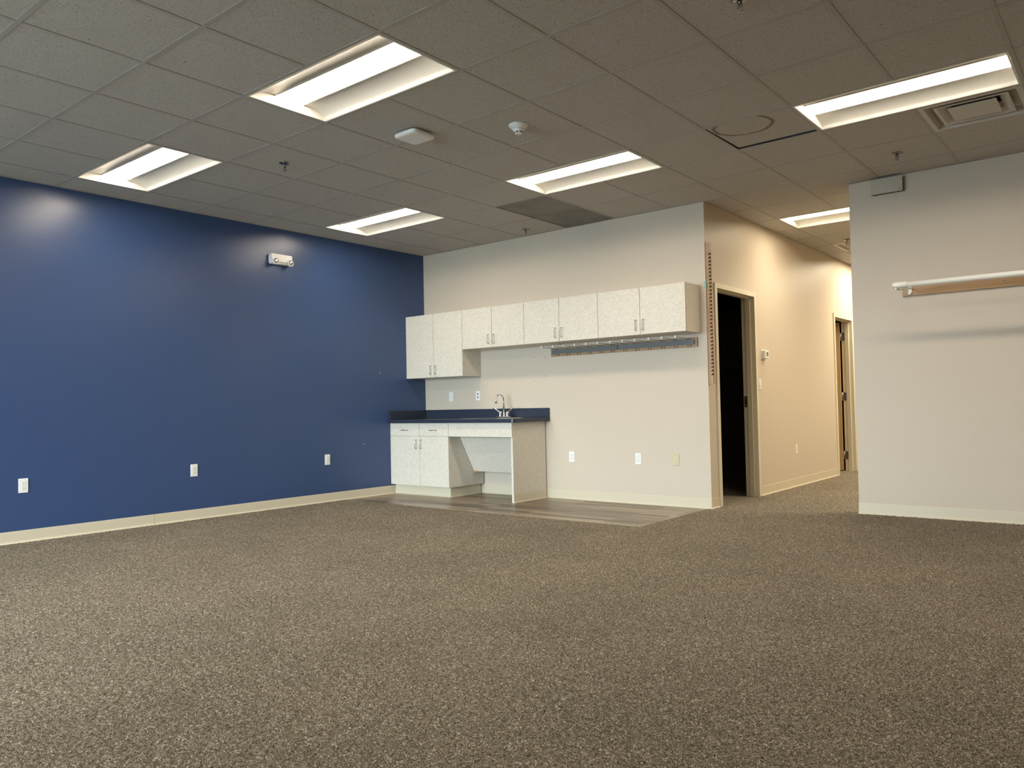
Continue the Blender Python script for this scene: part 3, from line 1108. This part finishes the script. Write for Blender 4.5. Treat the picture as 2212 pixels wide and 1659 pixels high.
# ------------------------------------------------------------------ kitchenette
def pull(parent, x, y, z, vertical=True, L=0.10):
    h = MB()
    a = L / 2
    r_ = 0.0042
    if vertical:
        path = [(x, y, z - a), (x, y - 0.020, z - a), (x, y - 0.028, z - a + 0.006), (x, y - 0.03, z - a + 0.014),
                (x, y - 0.03, z + a - 0.014), (x, y - 0.028, z + a - 0.006), (x, y - 0.020, z + a), (x, y, z + a)]
    else:
        path = [(x - a, y, z), (x - a, y - 0.020, z), (x - a + 0.006, y - 0.028, z), (x - a + 0.014, y - 0.03, z),
                (x + a - 0.014, y - 0.03, z), (x + a - 0.006, y - 0.028, z), (x + a, y - 0.020, z), (x + a, y, z)]
    h.tube(path, r_, seg=10)
    return h.build('handle', 'nickel', parent)


def upper(label, x0, x1, z0, z1, xm, hz, group='wall cabinets in a row on the back wall'):
    t = thing('wall_cabinet', label, 'cabinet', (x0, 0, z0), 0, group)
    W, Hh = x1 - x0, z1 - z0
    MB().box(0.001, W - 0.001, -0.30, -0.0005, 0.0, Hh).build('body', 'laminate', t)
    for a, b, hx in ((0.0, xm - x0, xm - x0 - 0.042), (xm - x0, W, xm - x0 + 0.036)):
        d = MB().bbox(a + 0.002, b - 0.002, -0.32, -0.3012, 0.001, Hh - 0.001, 0.0012).build('door', 'laminate', t)
        pull(d, hx, -0.32, hz - z0)
    return t


ZT = 2.122
upper('tall pale speckled wall cabinet hanging against the blue wall', 0.0, 0.93, 1.368, ZT, 0.466, 1.456)
upper('short pale wall cabinet next to the tall one', 0.93, 1.833, 1.669, ZT, 1.376, 1.762)
upper('short pale wall cabinet in the middle, over the left end of the metal rack', 1.833, 2.772, 1.669, ZT, 2.297, 1.762)
upper('short pale wall cabinet at the right end of the row', 2.772, 3.728, 1.669, ZT, 3.25, 1.762)

# base cabinet with two drawers and two doors
bc = thing('base_cabinet', 'pale speckled base cabinet with two drawers over two doors beside the blue wall', 'cabinet', (0.0, 0, 0))
MB().box(0.003, 0.953, -0.58, -0.0155, 0.118, 0.838).build('body', 'laminate', bc)
k_ = MB().box(0.003, 0.902, -0.525, -0.0155, 0.002, 0.118)
k_.build('plinth', 'base_vinyl', bc)
kb = MB()
cove(kb, (0.003, -0.525), (0.902, -0.525), (0, -1))
cove(kb, (0.902, -0.525), (0.902, -0.015), (1, 0))
kb.build('toe_kick', 'base_vinyl', bc)
for a, b, hx in ((0.022, 0.494, 0.447), (0.494, 0.953, 0.524)):
    d = MB().bbox(a + 0.0015, b - 0.0015, -0.6, -0.5812, 0.119, 0.686, 0.0012).build('door', 'laminate', bc)
    pull(d, hx, -0.6, 0.595)
    d = MB().bbox(a + 0.0015, b - 0.0015, -0.6, -0.5812, 0.689, 0.837, 0.0012).build('drawer', 'laminate', bc)
    pull(d, (a + b) / 2, -0.6, 0.757, False)
MB().box(0.003, 0.0215, -0.598, -0.5812, 0.119, 0.837).build('filler_strip', 'laminate', bc)

# open sink cabinet with apron, sloping knee panel and end panel
sk = thing('sink_cabinet', 'open knee-space sink cabinet with apron, sloping panel and tan end panel', 'cabinet', (0.955, 0, 0))
MB().bbox(0.0, 0.908, -0.6, -0.581, 0.687, 0.838, 0.0012).build('apron', 'laminate', sk)
sp_ = MB()
sp_.prism([(-0.440, 0.722), (-0.186, 0.272), (-0.168, 0.278), (-0.425, 0.735)], 0, 0.001, 0.880)
sp_.build('knee_panel', 'laminate', sk)
MB().box(0.001, 0.05, -0.19, -0.03, 0.262, 0.278).build('support_cleat', 'oak_x', sk)
MB().bbox(0.882, 0.907, -0.585, -0.0145, 0.001, 0.838, 0.0012).build('end_panel', 'laminate', sk)
kb = MB()
cove(kb, (0.907, -0.585), (0.907, -0.015), (1, 0))
kb.build('baseboard_strip', 'base_vinyl', sk)

# worktop
wt = thing('worktop', 'dark blue laminate worktop with backsplash', 'countertop', (0, 0, 0.839))
SX0, SX1, SY0, SY1 = 1.10, 1.62, -0.535, -0.075      # sink cut-out
th_ = 0.039
w = MB()
w.box(0.001, SX0, -0.63, -0.001, 0, th_)
w.box(SX0, SX1, -0.63, SY0, 0, th_)
w.box(SX0, SX1, SY1, -0.001, 0, th_)
pts = [(SX1, -0.63), (1.88, -0.63)] + [(1.88 + 0.04 * math.sin(a), -0.59 - 0.04 * math.cos(a)) for a in [PI / 16 * k for k in range(1, 9)]] + [(1.92, -0.001), (SX1, -0.001)]
w.prism(pts, 2, 0, th_, '_', False)
w.build('top', 'worktop_blue', wt)
MB().bbox(0.021, 1.92, -0.02, -0.0005, th_, 0.145, 0.003).build('backsplash', 'worktop_blue', wt)
MB().bbox(0.0005, 0.0205, -0.615, -0.0005, th_, 0.145, 0.003).build('side_splash', 'worktop_blue', wt)

sn = thing('sink', 'stainless steel drop-in sink in the blue worktop', 'sink', ((SX0 + SX1) / 2, (SY0 + SY1) / 2, 0.878))
hx, hy = (SX1 - SX0) / 2, (SY1 - SY0) / 2
q = MB()


def rect(a, b, z): return [(-a, -b, z), (a, -b, z), (a, b, z), (-a, b, z)]


lay = [rect(hx + 0.018, hy + 0.018, 0.0005), rect(hx + 0.014, hy + 0.014, 0.006), rect(hx - 0.002, hy - 0.002, 0.005)]
# bowl opening leaves a deck at the back for the faucet
bowl = [[(-hx + 0.04, -hy + 0.03, 0.004), (hx - 0.04, -hy + 0.03, 0.004), (hx - 0.04, hy - 0.10, 0.004), (-hx + 0.04, hy - 0.10, 0.004)],
        [(-hx + 0.06, -hy + 0.05, -0.118), (hx - 0.06, -hy + 0.05, -0.118), (hx - 0.06, hy - 0.12, -0.118), (-hx + 0.06, hy - 0.12, -0.118)]]
vs = [c for r_ in lay + bowl for c in r_]
fs = [(4 * k + s, 4 * k + (s + 1) % 4, 4 * k + 4 + (s + 1) % 4, 4 * k + 4 + s) for k in range(4) for s in range(4)] + [(16, 17, 18, 19)]
q.add(vs, fs)
q.build('basin', 'steel', sn)
MB().lathe([(0.04, -0.117), (0.035, -0.115), (0.01, -0.116)], seg=20).shift(0, -0.03, 0).build('drain', 'chrome', sn)

fc = thing('faucet', 'chrome gooseneck faucet with two wing handles', 'faucet', (1.372, -0.128, 0.8825))
q = MB()
q.bbox(-0.10, 0.10, -0.026, 0.026, 0.0, 0.012, 0.004)
q.build('base_plate', 'chrome', fc)
path = [(0, 0, 0.012), (0, 0, 0.18)]
R_ = 0.065
for k in range(1, 15):
    a = PI * k / 14 * 0.93
    path.append((0, -R_ + R_ * math.cos(a), 0.195 + R_ * math.sin(a)))
path.append((0, path[-1][1] - 0.002, path[-1][2] - 0.02))
q = MB().tube(path, 0.0085, seg=14)
q.lathe([(0.021, 0.010), (0.020, 0.022), (0.014, 0.034), (0.0115, 0.045), (0.010, 0.06)], seg=20)
q.build('spout', 'chrome', fc)
e_ = path[-1]
MB().tube([(e_[0], e_[1], e_[2] + 0.012), (e_[0], e_[1] - 0.001, e_[2]), (e_[0], e_[1] - 0.003, e_[2] - 0.03)], [0.0125, 0.013, 0.0125], seg=16).build('aerator', 'chrome', fc)
for sx in (-1, 1):
    q = MB().lathe([(0.020, 0.010), (0.022, 0.02), (0.018, 0.034), (0.022, 0.048), (0.020, 0.060), (0.011, 0.070), (0.004, 0.072)], seg=18).shift(sx * 0.051, 0, 0)
    # wing blade
    q.tube([(sx * 0.056, 0, 0.060), (sx * 0.085, -0.004, 0.078), (sx * 0.110, -0.008, 0.096), (sx * 0.135, -0.010, 0.112), (sx * 0.147, -0.011, 0.118)],
           [0.007, 0.0055, 0.0075, 0.010, 0.005], seg=10)
    q.build('handle', 'chrome', fc)

# ------------------------------------------------------------------ prong rack under the wall cabinets
pk = thing('prong_rack', 'long wooden wall rack with metal channel and twelve wire prongs under the cabinets', 'rack', (1.965, 0, 1.54))
MB().bbox(0.0, 1.727, -0.019, -0.0005, 0.0, 0.092, 0.0015).build('back_board', 'rack_wood', pk)
for a, b in ((0.022, 0.848), (0.858, 1.700)):
    c_ = MB().box(a, b, -0.031, -0.028, 0.024, 0.072)
    c_.box(a, b, -0.028, -0.0192, 0.070, 0.073)
    c_.build('metal_channel', 'galvanised', pk)
px = [2.057, 2.200, 2.337, 2.476, 2.615, 2.755, 2.901, 3.042, 3.179, 3.330, 3.469, 3.610]
for x in px:
    x -= 1.965
    h_ = MB()
    path = []
    for s in (-1, 1):
        leg = [(x + s * 0.016, -0.0235, 0.002), (x + s * 0.016, -0.0235, 0.066), (x + s * 0.016, -0.030, 0.078), (x + s * 0.0155, -0.06, 0.080), (x + s * 0.011, -0.300, 0.081)]
        path.append(leg)
    arc = [(x - 0.011 * math.cos(PI * k / 6), -0.300 - 0.014 * math.sin(PI * k / 6), 0.081 + 0.004 * math.sin(PI * k / 6)) for k in range(1, 6)]
    full = path[0] + arc + path[1][::-1]
    h_.tube(full, 0.0032, seg=8)
    pr_ = h_.build('prong', 'steel', pk)
    MB().lathe([(0.001, -0.010), (0.008, -0.006), (0.010, 0.0), (0.008, 0.006), (0.001, 0.010)], seg=10).shift(x, -0.308, 0.084).build('tip', 'white_plastic', pr_)
    for s in (-1, 1):
        MB().box(x + s * 0.016 - 0.0045, x + s * 0.016 + 0.0045, -0.0197, -0.0188, 0.0, 0.0235).build('notch', 'black', pk)

# ------------------------------------------------------------------ notched strip at the wall corner
ns_ = thing('notched_strip', 'tall notched wooden strip fixed upright at the wall corner beside the doorway', 'rack', (XB, 0.012, 1.183))
z0, z1, t_, dpt = 0.0, 1.343, 0.044, 0.016
prof = [(0.0, z0), (t_, z0)]
z = 0.085
for k in range(34):
    zz = 0.080 + k * 0.0346
    prof += [(t_, zz), (t_ - dpt, zz - 0.006), (t_ - dpt, zz + 0.012), (t_, zz + 0.018)]
prof += [(t_, z1), (0.0, z1)]
q = MB()
q.prism(prof, 1, 0.0, 0.030)
q.build('strip', 'oak_z', ns_)
# dark sheet behind the strip, stands in for shade in the notches
MB().box(0.0, 0.041, 0.0301, 0.033, 0.03, 1.31).build('notch_shade', 'dark_slot', ns_)
tp = MB()
tp.add([(0, 0, 0), (0, -0.016, 0.012), (0, -0.006, 0.035), (0, -0.018, 0.060), (0, -0.004, 0.075), (0, 0.006, 0.070), (0, 0.006, 0.0)], [(0, 1, 2, 3, 4, 5, 6)])
tp.v = [(-0.001 + 1.1 * y, -0.0008, zz) for _, y, zz in tp.v] + [(-0.001 + 1.1 * y, 0.0, zz) for _, y, zz in tp.v]
n = 7
tp.f = [tuple(range(n)), tuple(range(n, 2 * n))] + [(k, (k + 1) % n, n + (k + 1) % n, n + k) for k in range(n)]
tp.mi = [0] * len(tp.f)
tp.sm = [False] * len(tp.f)
o = tp.build('tape', 'teal_tape')
o.location = (XB, -0.0003, 2.085)
tag(o, 'scrap of teal tape stuck at the wall corner beside the notched strip', 'tape')
o = MB().box(0, 0.0012, 0.0, 0.022, 0.0, 0.058).build('tape', 'pink_tape')
o.data.vertices[2].co.y = 0.006
o.data.vertices[3].co.y = 0.006
o.data.vertices[6].co.y = 0.010
o.data.vertices[7].co.y = 0.010
o.location = (XB + 0.0446, 0.028, 1.72)
tag(o, 'scrap of pink tape on the notched strip, halfway up', 'tape')

# ------------------------------------------------------------------ white pipe rail on the right wall
rl = thing('pipe_rail', 'white plastic pipe rail on a long wooden board on the right wall', 'rail', (5.415, YR, 1.83))
MB().bbox(0.0, 2.4, -0.022, -0.0005, 0.040, 0.130, 0.002).build('mounting_board', 'oak_x', rl)
py = -0.50
q = MB().tube([(0.085, py, 0.076), (2.35, py, 0.066)], 0.0212, seg=24)
q.build('pipe', 'pvc', rl)
cap = MB().tube([(0.030, py, 0.0764), (0.034, py, 0.0764), (0.042, py, 0.0764), (0.052, py, 0.0764), (0.143, py, 0.0759), (0.145, py, 0.0759)], [0.006, 0.016, 0.0225, 0.0255, 0.0255, 0.0222], seg=24)
cap.build('end_cap', 'pvc', rl)
for x in (0.060, 1.2, 2.28):
    br_ = MB().box(x - 0.014, x + 0.014, -0.030, -0.0225, 0.052, 0.122).build('bracket', 'pvc', rl)
    MB().tube([(x, -0.030, 0.105), (x, -0.20, 0.078), (x, py + 0.01, 0.046)], 0.008, seg=10).build('arm', 'pvc', br_)
    MB().tube([(x, -0.030, 0.058), (x, -0.056, 0.058)], 0.011, seg=14).build('knob', 'white_plastic', br_)
    MB().tube([(x, py + 0.026, 0.062), (x, py + 0.014, 0.049), (x, py, 0.0455), (x, py - 0.014, 0.049)], 0.006, seg=8).build('saddle', 'pvc', br_)
for x in (0.29, 0.74, 1.5):
    MB().lathe([(0.004, 0), (0.003, 0.001)], '_', 10, Matrix.Translation((x, -0.022, 0.09)) @ Matrix.Rotation(PI / 2, 4, 'X')).build('screw', 'dark_slot', rl)


# ------------------------------------------------------------------ small wall leftovers
def anchor(label, loc, rz, mat, group, r_=0.005):
    mt = Matrix.Rotation(PI / 2, 4, 'X')
    o = MB().lathe([(r_, -0.001), (r_, 0.0012), (r_ * 0.5, 0.002)], '_', 12, mt).build('wall_anchor', mat)
    o.location = loc
    o.rotation_euler = (0, 0, rz)
    return tag(o, label, 'wall anchor', group)


anchor('white anchor dot on the blue wall, the upper one', (0, -0.749, 1.437), PI / 2, 'white_plastic', 'white anchors in the blue wall')
anchor('white anchor dot on the blue wall, the lower one', (0, -0.997, 0.612), PI / 2, 'white_plastic', 'white anchors in the blue wall')
GA = 'dark anchor holes left in the back wall'
anchor('dark anchor hole in the back wall, upper left of four', (1.721, 0, 1.547), 0, 'dark_slot', GA)
anchor('dark anchor hole in the back wall, upper right of four, nearest the rack', (1.862, 0, 1.540), 0, 'dark_slot', GA)
anchor('dark anchor hole in the back wall, lower right of four', (1.875, 0, 1.335), 0, 'dark_slot', GA)
anchor('dark anchor hole in the back wall, lower left of four', (1.714, 0, 1.285), 0, 'dark_slot', GA)
